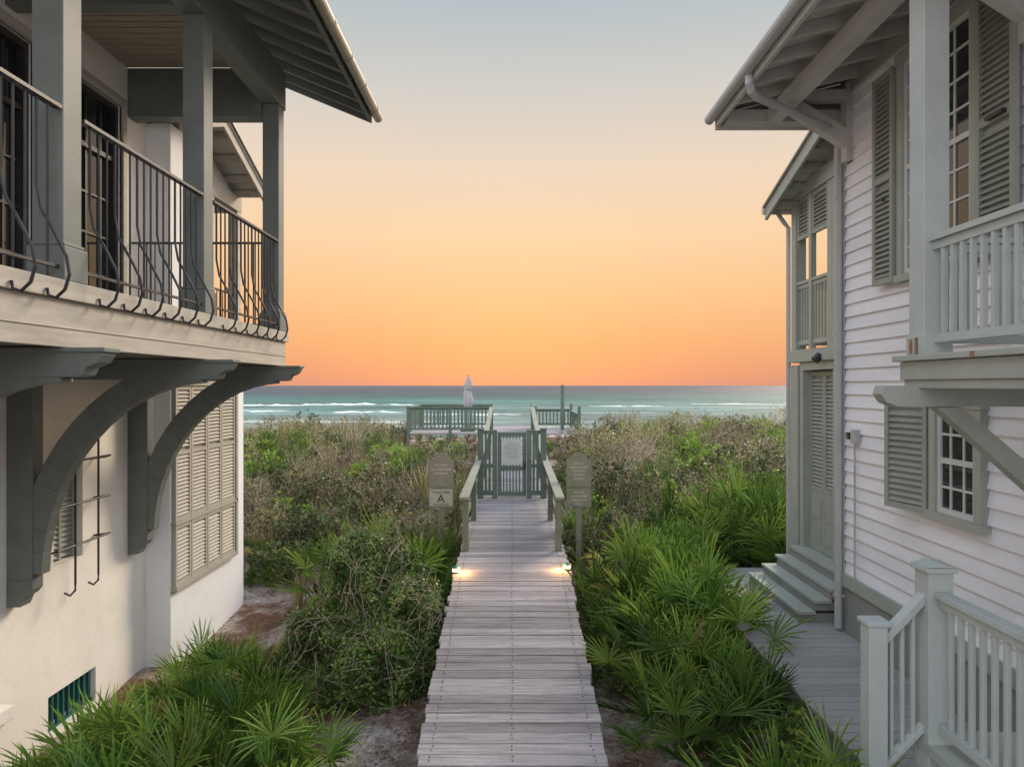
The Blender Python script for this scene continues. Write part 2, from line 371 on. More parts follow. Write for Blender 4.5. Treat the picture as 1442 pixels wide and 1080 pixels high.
mb.box(4.22,4.42,8.47,10.82,2.75,2.98); mb.box(4.42,6.3,10.62,10.8,2.75,2.98); mb.box(6.3,8,8.47,10.75,.523,3.0)
mb.box(4.2,4.45,10.6,10.82,2.68,2.75)
mb.obj('entry_porch_frame',['trim_sage'],RH,bevel=.005)
mb=MB(); shutter(mb,4.26,-1,9.57,10.09,2.15,2.745,th=.04); shutter(mb,4.26,-1,10.19,10.61,2.15,2.745,th=.04)
shutter(mb,4.6,-1,8.6,9.4,.6,2.7,th=.04)
mb.obj('porch_louvres',['shutter_grey'],RH)
def picket_y(mb,x,y0,y1,z0,z1,sp=.1,w=.028,cap=.09):
    mb.box(x-cap/2,x+cap/2,y0,y1,z1-.04,z1); mb.box(x-.02,x+.02,y0,y1,z1-.1,z1-.043); mb.box(x-.02,x+.02,y0,y1,z0,z0+.06)
    n=int((y1-y0)/sp)
    for i in range(1,n): y=y0+(y1-y0)*i/n; mb.box(x-w/2,x+w/2,y-w/2,y+w/2,z0+.06,z1-.1)
def picket_x(mb,y,x0,x1,z0,z1,sp=.1,w=.028,cap=.09):
    mb.box(x0,x1,y-cap/2,y+cap/2,z1-.04,z1); mb.box(x0,x1,y-.02,y+.02,z1-.1,z1-.043); mb.box(x0,x1,y-.02,y+.02,z0,z0+.06)
    n=int((x1-x0)/sp)
    for i in range(1,n): x=x0+(x1-x0)*i/n; mb.box(x-w/2,x+w/2,y-w/2,y+w/2,z0+.06,z1-.1)
mb=MB(); picket_y(mb,4.3,9.56,10.62,.6,1.53,.09); picket_x(mb,10.7,4.4,6.3,.6,1.53,.09)
mb.obj('entry_porch_railing',['trim_sage'],RH)
def gr(y): return 3.32-.32*abs(y-9.0)
mb=MB()
for a,b_ in ((8.7,9.0),(9.0,10.95)):
    mb.prism([(a,gr(a)),(b_,gr(b_)),(b_,gr(b_)+.03),(a,gr(a)+.03)],3.9,8,'x',1)
    mb.prism([(a,gr(a)-.15),(b_,gr(b_)-.15),(b_,gr(b_)-.003),(a,gr(a)-.003)],3.9,3.94,'x',0)
    mb.prism([(a,gr(a)+.033),(b_,gr(b_)+.033),(b_,gr(b_)+.065),(a,gr(a)+.065)],3.86,8,'x',2)
for y in (9.3,9.75,10.2,10.65): mb.box(3.94,4.6,y,y+.06,gr(y)-.13,gr(y)-.02,0)
mb.tube([(3.88,10.98,gr(10.95)),(6,10.98,gr(10.95))],.06,sides=10,mi=3)
mb.tube([(4.1,10.95,2.65),(4.15,10.86,2.5),(4.22,10.84,2.4),(4.22,10.84,-2.8)],.035,sides=8,mi=3)
mb.prism([(8.7,2.983),(10.6,2.983),(9.0,3.3),(8.7,3.25)],4.3,4.34,'x',0)
mb.obj('entry_gable_roof',['trim_sage','soffit_light','roofmetal','pipe'],RH)
mb=MB()
for i in range(4):
    x0=3.5+.2*i; zt=-2.9+.135*(i+1); zb0=-2.898 if i==0 else zt-.135+.002
    mb.box(x0+.02,4.296,8.72+.004*i,10.5-.004*i,zb0,zt-.035,0); mb.box(x0,4.296 if i==3 else x0+.216,8.68+.004*i,10.54-.004*i,zt-.033,zt,1)
mb.obj('entry_steps',['skirt','trim_sage'],RH)
def rr(x): return 3.27+.25*(x-2.47)
mb=MB()
mb.prism([(2.47,rr(2.47)),(8,rr(8)),(8,rr(8)+.03),(2.47,rr(2.47)+.03)],.5,8.6,'y',1)
mb.prism([(2.42,rr(2.42)+.033),(8,rr(8)+.033),(8,rr(8)+.065),(2.42,rr(2.42)+.065)],.5,8.66,'y',2)
y=1.
while y<8.5:
    mb.prism([(2.52,rr(2.52)-.003),(4,rr(4)-.003),(4,rr(4)-.14),(2.52,rr(2.52)-.11)],y,y+.055,'y',0); y+=.5
mb.box(2.47,2.51,.5,8.6,rr(2.47)-.14,rr(2.47)-.003,0)
mb.prism([(2.47,3.1),(8,3.1),(8,rr(8)),(2.47,rr(2.47))],8.603,8.64,'y',0)
mb.box(2.55,3.93,8.4,8.6,3.12,3.26,0)
mb.box(3.02,3.17,.5,8.39,3.1,rr(3.02)-.14,0)
mb.obj('main_roof',['soffit_light','soffit_light','roofmetal'],RH)
mb=MB()
for yb in (8.2,5.3):
    mb.prism([(3.95,2.7),(3.95,2.92),(3.2,3.38),(3.05,3.28)],yb,yb+.13,'y'); mb.box(3.86,3.95,yb-.01,yb+.14,2.6,3.5); mb.box(3.0,3.95,yb,yb+.13,3.3,3.42)
mb.obj('knee_braces',['soffit_light'],RH,bevel=.005)
mb=MB(); mb.tube([(2.41,.5,3.24),(2.41,8.68,3.24)],.06,sides=12)
mb.tube([(2.44,7.3,3.2),(2.44,7.3,3.1),(2.47,7.33,3.04),(2.56,7.4,3.0),(3.7,8.25,2.98),(3.84,8.36,2.95),(3.87,8.41,2.86),(3.87,8.42,2.7),(3.87,8.42,-2.86)],.045,sides=12)
for z in (2.2,.6,-1.2,-2.5): mb.box(3.82,3.93,8.39,8.46,z,z+.03)
mb.obj('gutter_and_downspout',['pipe'],RH,smooth=False)
mb=MB(); mb.box(4.22,4.3,9.62,9.76,.38,.44,0); mb.tube([(4.2,9.69,.42),(4.13,9.69,.34)],.05,.06,8,0)
mb.box(3.87,3.93,8.0,8.12,-.66,-.5,1); mb.tube([(3.89,8.06,-.66),(3.89,8.06,-2.3)],.012,mi=1)
mb.box(3.88,3.93,8.18,8.24,-.62,-.54,0)
mb.obj('wall_light_and_box',['iron','pipe'],RH)
mb=MB()
mb.box(2.84,3.92,1,5.2,.04,.17,0); mb.box(2.80,3.93,1,5.24,.173,.215,0)
mb.box(2.86,2.88,1,5.18,-.02,.04,0)
mb.box(2.89,3.07,4.98,5.17,.216,3.6,1); mb.box(2.875,3.085,4.965,5.185,.217,.36,1)
mb.box(2.89,3.07,2.2,2.4,.216,3.6,1)
mb.box(2.9,3.06,1,5.16,3.2,3.35,1)
mb.obj('side_balcony',['trim_sage','rail_white'],RH,bevel=.006)
mb=MB(); picket_y(mb,2.97,1,4.98,.3,1.05,.1,.03); picket_x(mb,5.08,3.07,3.9,.3,1.05,.1,.03)
mb.obj('side_balcony_railing',['rail_white'],RH)
mb=MB(); mb.box(2.868,2.872,5.03,5.06,.22,.34); mb.box(2.797,2.80,4.3,4.34,.175,.21); mb.box(2.868,2.872,5.1,5.13,.23,.33); mb.obj('metal_connectors',['rust'],RH)
mb=MB()
for yb in (5.0,2.6):
    mb.prism([(2.62,.0),(3.92,.0),(3.92,-.15),(2.72,-.15),(2.64,-.12),(2.6,-.06)],yb,yb+.13)
    mb.prism([(3.0,-.153),(3.18,-.153),(3.92,-.78),(3.92,-.97)],yb+.01,yb+.12)
mb.obj('balcony_brackets',['trim_sage'],RH,bevel=.005)
mb=MB(); x=2.72
y=2.5
while y<11.2:
    mb.box(2.7+random.uniform(-.01,.01),3.925 if y<8.4 else 4.28,y,y+.130,-2.94,-2.9,0,random.random()); y+=.138
mb.box(2.72,2.76,2.5,11.2,-3.1,-2.943,1)
SD=mb.obj('side_deck',['deck2','skirt'])
SR=empty('porch_stair')
mb=MB(); mb.box(2.66,3.92,1,4.72,-2.36,-2.3)
for i in range(3): mb.box(2.66-.2*(i+1),2.66-.2*i+.0,3.3,4.6,-2.36-.16*(i+1),-2.32-.16*(i+1)); mb.box(2.66-.2*(i+1)+.02,2.655,3.32+.004*i,4.58-.004*i,-3.05,-2.37-.16*(i+1))
mb.obj('landing_and_treads',['trim_sage'],SR)
mb=MB()
mb.box(2.67,2.83,4.55,4.71,-3.05,-1.2); mb.box(2.65,2.85,4.53,4.73,-1.2,-1.17); mb.prism([(2.66,-1.168),(2.84,-1.168),(2.75,-1.14)],4.54,4.72)
mb.box(2.3,2.42,4.57,4.69,-3.2,-1.55); mb.box(2.285,2.435,4.555,4.705,-1.55,-1.52)
picket_y(mb,2.75,1,4.55,-2.22,-1.32,.1,.03)
mb.prism([(2.42,-1.68),(2.67,-1.42),(2.67,-1.35),(2.42,-1.61)],4.59,4.67); mb.prism([(2.42,-2.5),(2.67,-2.25),(2.67,-2.2),(2.42,-2.45)],4.6,4.66)
for k in (2.47,2.54,2.61): mb.box(k-.012,k+.012,4.615,4.645,-2.5+(k-2.42),-1.66+(k-2.42)*1.04)
mb.obj('newel_and_railing',['rail_white'],SR,bevel=.004)
# ================================================================= BOARDWALK
prof=[(0,-3.4),(5.6,-3.02),(9.5,-2.44),(10.6,-2.41),(14.9,-2.36),(16,-2.34),(24,-1.62),(27.5,-1.62),(29.5,-1.62)]
def bz(y):
    for (a,za),(b_,zb) in zip(prof[:-1],prof[1:]):
        if a<=y<=b_: return za+(zb-za)*(y-a)/(b_-a)
    return prof[-1][1]
BW=empty('boardwalk')
mb=MB(); y=1.5; r=random.Random(3)
while y<29:
    w=.138; z=bz(y)+r.uniform(-.004,.004); z2=bz(y+w)+r.uniform(-.004,.004)
    a=-.765+r.uniform(-.02,.02); c=.77+r.uniform(-.02,.02)
    sk=r.uniform(-.003,.003); t=r.random(); g=.011+r.uniform(0,.008)
    vs=[(a,y+sk,z-.04),(c,y-sk,z-.04),(c,y+w-g-sk,z2-.04),(a,y+w-g+sk,z2-.04),(a,y+sk,z),(c,y-sk,z),(c,y+w-g-sk,z2),(a,y+w-g+sk,z2)]
    mb.add(vs,[(0,3,2,1),(4,5,6,7),(0,1,5,4),(1,2,6,5),(2,3,7,6),(3,0,4,7)],0,t)
    if y<15:
        for x in (-.66,0,.66):
            for q in (.03,.095):
                xx=x+r.uniform(-.01,.01); mb.box(xx-.006,xx+.006,y+q-.006,y+q+.006,max(z,z2)-.002,max(z,z2)+.0012,1)
    y+=w
mb.obj('planks',['deck','nail'],BW)
mb=MB()
for (a,b_) in zip([1.5,5.6,9.5,10.6,14.9,16,24],[5.6,9.5,10.6,14.9,16,24,29]):
    for x in (-.72,.68,-.02): mb.prism([(a,bz(a)-.045),(b_,bz(b_)-.045),(b_,bz(b_)-.22),(a,bz(a)-.22)],x,x+.045,'x')
y=3
while y<29:
    for x in (-.66,.56): mb.box(x,x+.1,y,y+.1,-3.8,bz(y)-.05)
    y+=2.1
mb.obj('stringers',['railwood'],BW)
mb=MB()
ys=[10.4,12.6,14.9,17.2,19.5,21.8,24.0]
def rt(y): return bz(y)+.79+(.1 if y>23 else 0)
for sx in (-1,1):
    for y in ys: mb.box(sx*.68-.045,sx*.68+.045,y-.045,y+.045,bz(y)-.35,rt(y)-.03,0)
    for a,b_ in zip(ys[:-1],ys[1:]):
        mb.prism([(a-.1,rt(a)-.03),(b_,rt(b_)-.03),(b_,rt(b_)+.008),(a-.1,rt(a)+.008)],sx*.7-.065,sx*.7+.065,'x',1)
        for k in (.25,.5): mb.prism([(a,bz(a)+k),(b_,bz(b_)+k),(b_,bz(b_)+k+.1),(a,bz(a)+k+.1)],sx*.735-.018,sx*.735+.018,'x',0)
        mb.prism([(a,rt(a)-.13),(b_,rt(b_)-.13),(b_,rt(b_)-.033),(a,rt(a)-.033)],sx*.735-.018,sx*.735+.018,'x',0)
mb.obj('side_rails',['railwood','railtop'],BW)
mb=MB()
y=24.1
while y<27.4:
    mb.box(-3.55,-.79,y,y+.13,-1.66,-1.62,0,r.random()); mb.box(.79,2.3,y,y+.13,-1.66,-1.62,0,r.random()); y+=.138
mb.obj('platform_planks',['deck','nail'],BW)
mb=MB()
picket_x(mb,24.1,-3.55,-.75,-1.5,-.72,.13,.05,.14); picket_y(mb,-3.52,24.1,27.4,-1.5,-.72,.13,.05,.14); picket_x(mb,27.4,-3.55,-.75,-1.5,-.72,.13,.05,.14)
picket_y(mb,.78,24.1,27.4,-1.5,-.72,.13,.05,.14); picket_x(mb,27.4,.78,2.3,-1.5,-.9,.13,.05,.14); picket_y(mb,2.28,24.1,27.4,-1.5,-.95,.13,.05,.14)
for x,y in ((-3.52,24.1),(-2.1,24.1),(-.75,24.1),(-3.52,27.4),(.78,24.1),(2.28,24.1),(2.28,27.4)): mb.box(x-.05,x+.05,y-.05,y+.05,-3,-.7)
mb.box(1.78,1.9,25.9,26.02,-1.62,.02)
mb.obj('platform_railing',['green'],BW)
G=empty('boardwalk_gate'); mb=MB(); gy=14.9; zb=-2.36
for x in (-.66,.66): mb.box(x-.06,x+.06,gy-.06,gy+.06,zb,-.93); mb.box(x-.075,x+.075,gy-.075,gy+.075,-.93,-.9)
for x in (-.36,.36): mb.box(x-.05,x+.05,gy-.05,gy+.05,zb,-.93)
mb.box(-.6,-.41,gy-.03,gy+.03,-1.02,-.94); mb.box(.41,.6,gy-.03,gy+.03,-1.02,-.94); mb.box(-.6,-.41,gy-.03,gy+.03,zb+.06,zb+.16); mb.box(.41,.6,gy-.03,gy+.03,zb+.06,zb+.16)
for x in (-.55,-.47,.455,.535): mb.box(x-.025,x+.025,gy-.015,gy+.015,zb+.16,-1.02)
mb.box(-.6,-.41,gy-.028,gy+.028,-1.72,-1.64); mb.box(.41,.6,gy-.028,gy+.028,-1.72,-1.64)
for x in (-.3,.22): mb.box(x,x+.08,gy-.025,gy+.025,zb+.05,-.98)
for z in (zb+.05,-1.78,-1.07): mb.box(-.22,.22,gy-.023,gy+.023,z,z+.09)
x=-.19
while x<.2: mb.box(x,x+.03,gy-.012,gy+.012,zb+.14,-1.78); mb.box(x,x+.03,gy-.012,gy+.012,-1.69,-1.07); x+=.066
mb.box(.24,.28,gy-.07,gy-.025,-1.75,-1.6,1)
mb.obj('gate_frame',['green','iron'],G,bevel=.004)
mb=MB(); mb.box(-.2,.18,gy-.045,gy-.026,-1.66,-1.12); mb.obj('notice_panel',['signwhite'],G)
def text(s,x,y,z,size,mat,parent,name='lettering',line=1.0):
    c=bpy.data.curves.new(name,'FONT'); c.body=s; c.size=size; c.align_x='CENTER'; c.extrude=.001; c.space_line=line
    o=bpy.data.objects.new(name,c); S.collection.objects.link(o); o.location=(x,y,z+CZ); o.rotation_euler=(math.pi/2,0,0); c.materials.append(M[mat]); o.parent=parent
text('PRIVATE\nBEACH ACCESS\nRESIDENTS AND\nGUESTS ONLY\nPLEASE CLOSE\nTHE GATE',-.01,gy-.047,-1.22,.044,'shutter_grey',G,line=1.3)
def arch(xc,w,z0,z1):
    p=[(xc-w/2,z0),(xc+w/2,z0),(xc+w/2,z1-.13),(xc+w*.38,z1-.12)]
    for i in range(9):
        a=math.radians(10+i*20); p.append((xc+w*.32*math.cos(a),z1-.12+.12*math.sin(a)))
    p+=[(xc-w*.38,z1-.12),(xc-w/2,z1-.13)]
    return p
def signpost(xc,y,A):
    E=empty('beach_rules_sign'); mb=MB()
    mb.box(xc-.045,xc+.045,y+.02,y+.11,-3.7,-1.35,1)
    mb.prism(arch(xc,.42,-1.72,-1.13),y,y+.02,'y',1); mb.prism([(xc+(p[0]-xc)*.9,-1.43+(p[1]+1.43)*.92) for p in arch(xc,.42,-1.72,-1.13)],y-.004,y,'y',0)
    mb.box(xc-.21,xc+.21,y,y+.02,-2.05,-1.74,1); mb.box(xc-.195,xc+.195,y-.004,y,-2.035,-1.755,2 if A else 0)
    mb.obj('post_and_boards',['sign','railtop','signface'],E)
    if A:
        text('CAUTION\nNO LIFEGUARD\nON DUTY',xc,y-.006,-1.36,.05,'ink2',E,line=1.4); text('WALKOVER',xc,y-.006,-1.82,.055,'ink',E); text('A',xc,y-.006,-1.97,.19,'ink',E); text('PRIVATE ACCESS',xc,y-.006,-2.02,.035,'ink',E)
    else:
        text('BEACH\nREGULATIONS\nNO GLASS\nNO FIRES\nNO PETS',xc,y-.006,-1.33,.046,'ink2',E,line=1.4); text('PRIVATE\nWALKOVER\nRESIDENTS\nONLY',xc,y-.006,-1.82,.05,'ink2',E,line=1.3)
signpost(-1.2,12.0,True); signpost(1.13,12.0,False)
for sx,y in ((-.74,9.35),(.735,9.45)):
    E=empty('path_light'); mb=MB(); z=bz(y)
    mb.tube([(sx,y,z-.05),(sx,y,z+.02)],.05,.05,10,0); mb.tube([(sx,y,z+.02),(sx,y,z+.065)],.045,.045,10,1); mb.tube([(sx,y,z+.065),(sx,y,z+.08),(sx,y,z+.09)],.062,.03,12,0)
    mb.obj('housing',['lampcap','glow'],E)
    l=bpy.data.lights.new('bulb','POINT'); l.energy=5; l.color=(1,.52,.16); l.shadow_soft_size=.02
    o=bpy.data.objects.new('bulb',l); S.collection.objects.link(o); o.location=(sx*.87,y-.05,z+.09+CZ); o.parent=E
U=empty('closed_beach_umbrella'); mb=MB(); ux,uy=-1.56,25.2
mb.tube([(ux,uy,-1.62),(ux,uy,.38)],.022,sides=8,mi=1)
prf=[(-.78,.08),(-.7,.13),(-.5,.15),(-.25,.115),(-.15,.085),(0,.11),(.15,.085),(.27,.045),(.35,.015)]
vs=[];fs=[];n=32
for z,rad in prf:
    for k in range(n):
        a=2*math.pi*k/n; q=rad*(1+.25*math.cos(8*a)+.08*math.sin(3*a)); vs.append((ux+q*math.cos(a)+.02*math.sin(z*9),uy+q*math.sin(a),z))
for i in range(len(prf)-1):
    for k in range(n): fs.append((i*n+k,i*n+(k+1)%n,(i+1)*n+(k+1)%n,(i+1)*n+k))
mb.add(vs,fs,0); mb.tube([(ux,uy,-.17),(ux,uy,-.13)],.11,sides=12,mi=1); mb.box(ux-.25,ux+.25,uy-.25,uy+.25,-1.62,-1.54,1)
mb.obj('folded_canopy_and_pole',['canvas','railwood'],U)
# ================================================================= TERRAIN
def ss(a,b_,x):
    t=np.clip((x-a)/(b_-a),0,1); return t*t*(3-2*t)
def tz(x,y):
    x=np.asarray(x,float); y=np.asarray(y,float)
    base=-4.0+.5*ss(-4.2,-2.2,x)+.1*ss(-1,1,x)+.3*ss(1.8,2.8,x)*(1-ss(11,13,y))
    crest=-2.25+.1*np.sin(x*.6)+.3*ss(2.8,7,x)
    h=base+(crest-base)*ss(11.5,23,y)
    h=h+(-6.9-h)*ss(29,72,y)
    h=h+.05*np.sin(x*1.7+y*.9)*np.sin(y*1.3-x*.5)+.03*np.sin(x*4.1+1)*np.sin(y*3.7)
    h=h+(-8.5+6.9)*ss(80,130,y)
    return h
xs=np.concatenate([np.linspace(-160,-16,24),np.linspace(-15,15,121),np.linspace(16,160,24)])
ys_=np.concatenate([np.linspace(-30,1,12),np.linspace(1.3,32,120),np.linspace(34,140,40)])
X,Y=np.meshgrid(xs,ys_); Z=tz(X,Y)+CZ
nx=len(xs); V=np.stack([X.ravel(),Y.ravel(),Z.ravel()],1)
F=[(j*nx+i,j*nx+i+1,(j+1)*nx+i+1,(j+1)*nx+i) for j in range(len(ys_)-1) for i in range(nx-1)]
me=bpy.data.meshes.new('ground'); me.from_pydata(V.tolist(),[],F); me.polygons.foreach_set('use_smooth',[True]*len(F))
m,nt,b=newmat('sandy_ground'); N=nt.nodes; L=nt.links
tc=N.new('ShaderNodeTexCoord')
def nz(s,d=8,r_=.65):
    n=N.new('ShaderNodeTexNoise'); n.inputs['Scale'].default_value=s; n.inputs['Detail'].default_value=d; n.inputs['Roughness'].default_value=r_; L.new(tc.outputs['Object'],n.inputs['Vector']); return n
n1=nz(.8); n2=nz(14,6,.8); n3=nz(60,4)
r1=N.new('ShaderNodeValToRGB'); e=r1.color_ramp.elements; e[0].position=.47; e[0].color=(.23,.135,.095,1); e[1].position=.59; e[1].color=(.62,.56,.51,1)
L.new(n1.outputs['Fac'],r1.inputs[0])
r2=N.new('ShaderNodeValToRGB'); e=r2.color_ramp.elements; e[0].position=.35; e[0].color=(.5,.45,.42,1); e[1].position=.65; e[1].color=(1.2,1.15,1.1,1)
L.new(n2.outputs['Fac'],r2.inputs[0])
mx=N.new('ShaderNodeMixRGB'); mx.blend_type='MULTIPLY'; mx.inputs[0].default_value=1; L.new(r1.outputs[0],mx.inputs[1]); L.new(r2.outputs[0],mx.inputs[2])
L.new(mx.outputs[0],b.inputs['Base Color']); b.inputs['Roughness'].default_value=.95; b.inputs['Specular IOR Level'].default_value=.1
bp=N.new('ShaderNodeBump'); bp.inputs['Strength'].default_value=.8; bp.inputs['Distance'].default_value=.03; L.new(n3.outputs['Fac'],bp.inputs['Height']); L.new(bp.outputs[0],b.inputs['Normal'])
me.materials.append(m); o=bpy.data.objects.new('ground',me); S.collection.objects.link(o)
# ================================================================= SEA
me=bpy.data.meshes.new('sea')
zs=-6+CZ
sv=[(-9000,60,zs),(9000,60,zs),(30000,30000,zs),(-30000,30000,zs)]; sf=[(0,1,2,3)]; sm=[0]
def breaker(x0,x1,y0,hgt,dep,seed):
    n=int((x1-x0)/1.0); o=len(sv)
    for i in range(n+1):
        x=x0+(x1-x0)*i/n; e=max(0,math.sin(math.pi*i/n))**.5
        h=hgt*e*(.25+1.3*abs(noise.noise(Vector((x*.12,seed,0))))+.7*noise.noise(Vector((x*.6,seed,2))))
        yy=y0+4*noise.noise(Vector((x*.05,seed,5)))
        sv.extend([(x,yy-dep*e*max(.05,.5+1.2*noise.noise(Vector((x*.25,seed,9)))),zs+.02),(x,yy-.3,zs+max(.03,h)),(x,yy+1.2,zs+max(.02,h*.8)),(x,yy+3,zs-.05)])
    for i in range(n):
        a=o+i*4
        for k in range(3): sf.append((a+k,a+4+k,a+5+k,a+1+k)); sm.append(1)
breaker(-88,-62,214,.7,6,1); breaker(-66,-40,222,.9,8,2); breaker(-40,-30,219,.5,4,3); breaker(-100,-80,190,.4,5,5)
breaker(-66,-52,165,.4,5,6); breaker(-40,-24,158,.35,4,7); breaker(22,44,205,.35,4,9); breaker(-20,2,146,.3,5,10); breaker(58,84,230,.35,4,12)
me.from_pydata(sv,[],sf)
m,nt,b=newmat('sea_water'); N=nt.nodes; L=nt.links
tc=N.new('ShaderNodeTexCoord'); sp=N.new('ShaderNodeSeparateXYZ'); L.new(tc.outputs['Object'],sp.inputs[0])
def mp(sc):
    q=N.new('ShaderNodeMapping'); q.inputs['Scale'].default_value=sc; L.new(tc.outputs['Object'],q.inputs['Vector']); return q
def noi(sc,s,d=5,r_=.6):
    n=N.new('ShaderNodeTexNoise'); n.inputs['Scale'].default_value=s; n.inputs['Detail'].default_value=d; n.inputs['Roughness'].default_value=r_; L.new(mp(sc).outputs[0],n.inputs['Vector']); return n
lg=N.new('ShaderNodeMath'); lg.operation='LOGARITHM'; lg.inputs[1].default_value=10; L.new(sp.outputs['Y'],lg.inputs[0])
mr=N.new('ShaderNodeMapRange'); mr.inputs[1].default_value=2; mr.inputs[2].default_value=3.6; L.new(lg.outputs[0],mr.inputs[0])
nb=noi((.008,.02,1),1,4); ad=N.new('ShaderNodeMath'); ad.operation='MULTIPLY_ADD'; ad.inputs[1].default_value=.5; ad.inputs[2].default_value=-.25; L.new(nb.outputs['Fac'],ad.inputs[0])
a2=N.new('ShaderNodeMath'); L.new(mr.outputs[0],a2.inputs[0]); L.new(ad.outputs[0],a2.inputs[1])
cr=N.new('ShaderNodeValToRGB'); e=cr.color_ramp.elements; e[0].position=0; e[0].color=(.18,.27,.26,1); e[1].position=1; e[1].color=(.05,.075,.115,1)
for p,c in ((.14,(.09,.23,.22,1)),(.3,(.025,.15,.145,1)),(.42,(.03,.095,.12,1)),(.6,(.042,.075,.11,1))):
    k=e.new(p); k.color=c
L.new(a2.outputs[0],cr.inputs[0])
nf=noi((.02,.16,1),1,7,.62); mf=N.new('ShaderNodeMapRange'); mf.inputs[1].default_value=.575; mf.inputs[2].default_value=.65; L.new(nf.outputs['Fac'],mf.inputs[0])
fd=N.new('ShaderNodeMapRange'); fd.inputs[1].default_value=330; fd.inputs[2].default_value=120; L.new(sp.outputs['Y'],fd.inputs[0])
fm=N.new('ShaderNodeMath'); fm.operation='MULTIPLY'; L.new(mf.outputs[0],fm.inputs[0]); L.new(fd.outputs[0],fm.inputs[1])
nwa=noi((.06,.3,1),1,6,.75); nwb=noi((.008,.03,1),1,6,.75)
nws=N.new('ShaderNodeMath'); L.new(nwa.outputs['Fac'],nws.inputs[0]); L.new(nwb.outputs['Fac'],nws.inputs[1])
mw=N.new('ShaderNodeMapRange'); mw.inputs[1].default_value=.78; mw.inputs[2].default_value=1.25; mw.inputs[3].default_value=.3; mw.inputs[4].default_value=1.9; L.new(nws.outputs[0],mw.inputs[0])
sc=N.new('ShaderNodeVectorMath'); sc.operation='SCALE'; L.new(cr.outputs[0],sc.inputs[0]); L.new(mw.outputs[0],sc.inputs['Scale'])
mx=N.new('ShaderNodeMixRGB'); mx.inputs[2].default_value=(.66,.68,.66,1); L.new(fm.outputs[0],mx.inputs[0]); L.new(sc.outputs[0],mx.inputs[1])
L.new(mx.outputs[0],b.inputs['Base Color']); b.inputs['Roughness'].default_value=.4; b.inputs['Specular IOR Level'].default_value=.12
bp=N.new('ShaderNodeBump'); bp.inputs['Strength'].default_value=1; bp.inputs['Distance'].default_value=1.6; L.new(nws.outputs[0],bp.inputs['Height']); L.new(bp.outputs[0],b.inputs['Normal'])
me.materials.append(m); me.materials.append(M['foam']); me.polygons.foreach_set('material_index',sm)
o=bpy.data.objects.new('sea',me); S.collection.objects.link(o)
# ================================================================= PLANTS
def palmetto(seed,nf=17,h=.75,blade=.42):
    R=random.Random(seed); mb=MB()
    for i in range(nf):
        az=i*2.399+R.uniform(-.3,.3); u=(i+.5)/nf; el=math.radians(88-68*u+R.uniform(-8,8))
        ln=h*R.uniform(.7,1.15)*(1-.25*u)
        dead=R.random()<(.06 if u<.7 else .3); bt=.95 if dead else R.uniform(.05,.65)
        d=Vector((math.cos(az)*math.cos(el),math.sin(az)*math.cos(el),math.sin(el)))
        p0=Vector((R.uniform(-.08,.08),R.uniform(-.08,.08),0)); p=p0.copy(); path=[tuple(p)]
        for k in range(4):
            d=(d+Vector((math.cos(az),math.sin(az),-.2))*(.06+.05*u)).normalized(); p=p+d*ln/4; path.append(tuple(p))
        mb.tube(path,.009,.006,3,0,.45 if not dead else .95,cap=False)
        s=d.cross(Vector((0,0,1))); 
        if s.length<.05: s=Vector((math.sin(az),-math.cos(az),0))
        s.normalize(); n=s.cross(d).normalized(); tw=R.uniform(-.6,.6); s=(s*math.cos(tw)+n*math.sin(tw)); n=s.cross(d).normalized()
        if n.z<0:n=-n
        nb_=R.randint(17,22); bl=blade*R.uniform(.85,1.25); spread=math.radians(R.uniform(90,120))
        if dead: spread*=.5
        for j in range(nb_):
            a=-spread+2*spread*j/(nb_-1)+R.uniform(-.05,.05)
            b_=(d*math.cos(a)+s*math.sin(a)+n*.25*(1-abs(a)/3)+Vector((R.gauss(0,.05),R.gauss(0,.05),R.gauss(0,.05)))).normalized()
            L_=bl*(1-.25*(abs(a)/spread)**2)*R.uniform(.85,1.1)
            wv=b_.cross(n).normalized(); w=.0105
            dr=Vector((0,0,-1))*L_*R.uniform(.0,.12)
            if dead: dr*=6
            q0=p; q1=p+b_*L_*.4+n*.01; q2=p+b_*L_*.75+dr*.3; q3=p+b_*L_+dr
            fold=n*.007
            vs=[q0-wv*.003,q0+wv*.003,q1-wv*w+fold,q1-fold,q1+wv*w+fold,q2-wv*w*.75+fold,q2-fold*.6,q2+wv*w*.75+fold,q3]
            t=min(1,max(0,bt+R.uniform(-.12,.15)))
            mb.add([tuple(v) for v in vs],[(0,3,2),(0,1,3),(1,4,3),(2,3,6,5),(3,4,7,6)],0,t)
            mb.add([tuple(v) for v in (q2-wv*w*.75+fold,q2-fold*.6,q2+wv*w*.75+fold,q3)],[(0,1,3),(1,2,3)],0,min(1,t+.22))
    return mb.mesh('palmetto_fronds',['palm'],0,fixn=False)
PV=[palmetto(s,nf,h,bl) for s,nf,h,bl in ((1,18,.75,.44),(2,22,.85,.46),(3,15,.6,.40),(4,20,.7,.5),(5,24,.95,.48),(6,13,.85,.42))]
def place(me,name,x,y,s,R,parent=None,sink=.03,tilt=.1):
    o=bpy.data.objects.new(name,me); S.collection.objects.link(o)
    o.location=(x,y,float(tz(x,y))+CZ-sink); o.rotation_euler=(R.uniform(-tilt,tilt),R.uniform(-tilt,tilt),R.uniform(0,6.28)); q=s*R.uniform(.9,1.1); o.scale=(q,q,q*R.uniform(.9,1.1))
    if parent: o.parent=parent
    return o
R=random.Random(11)
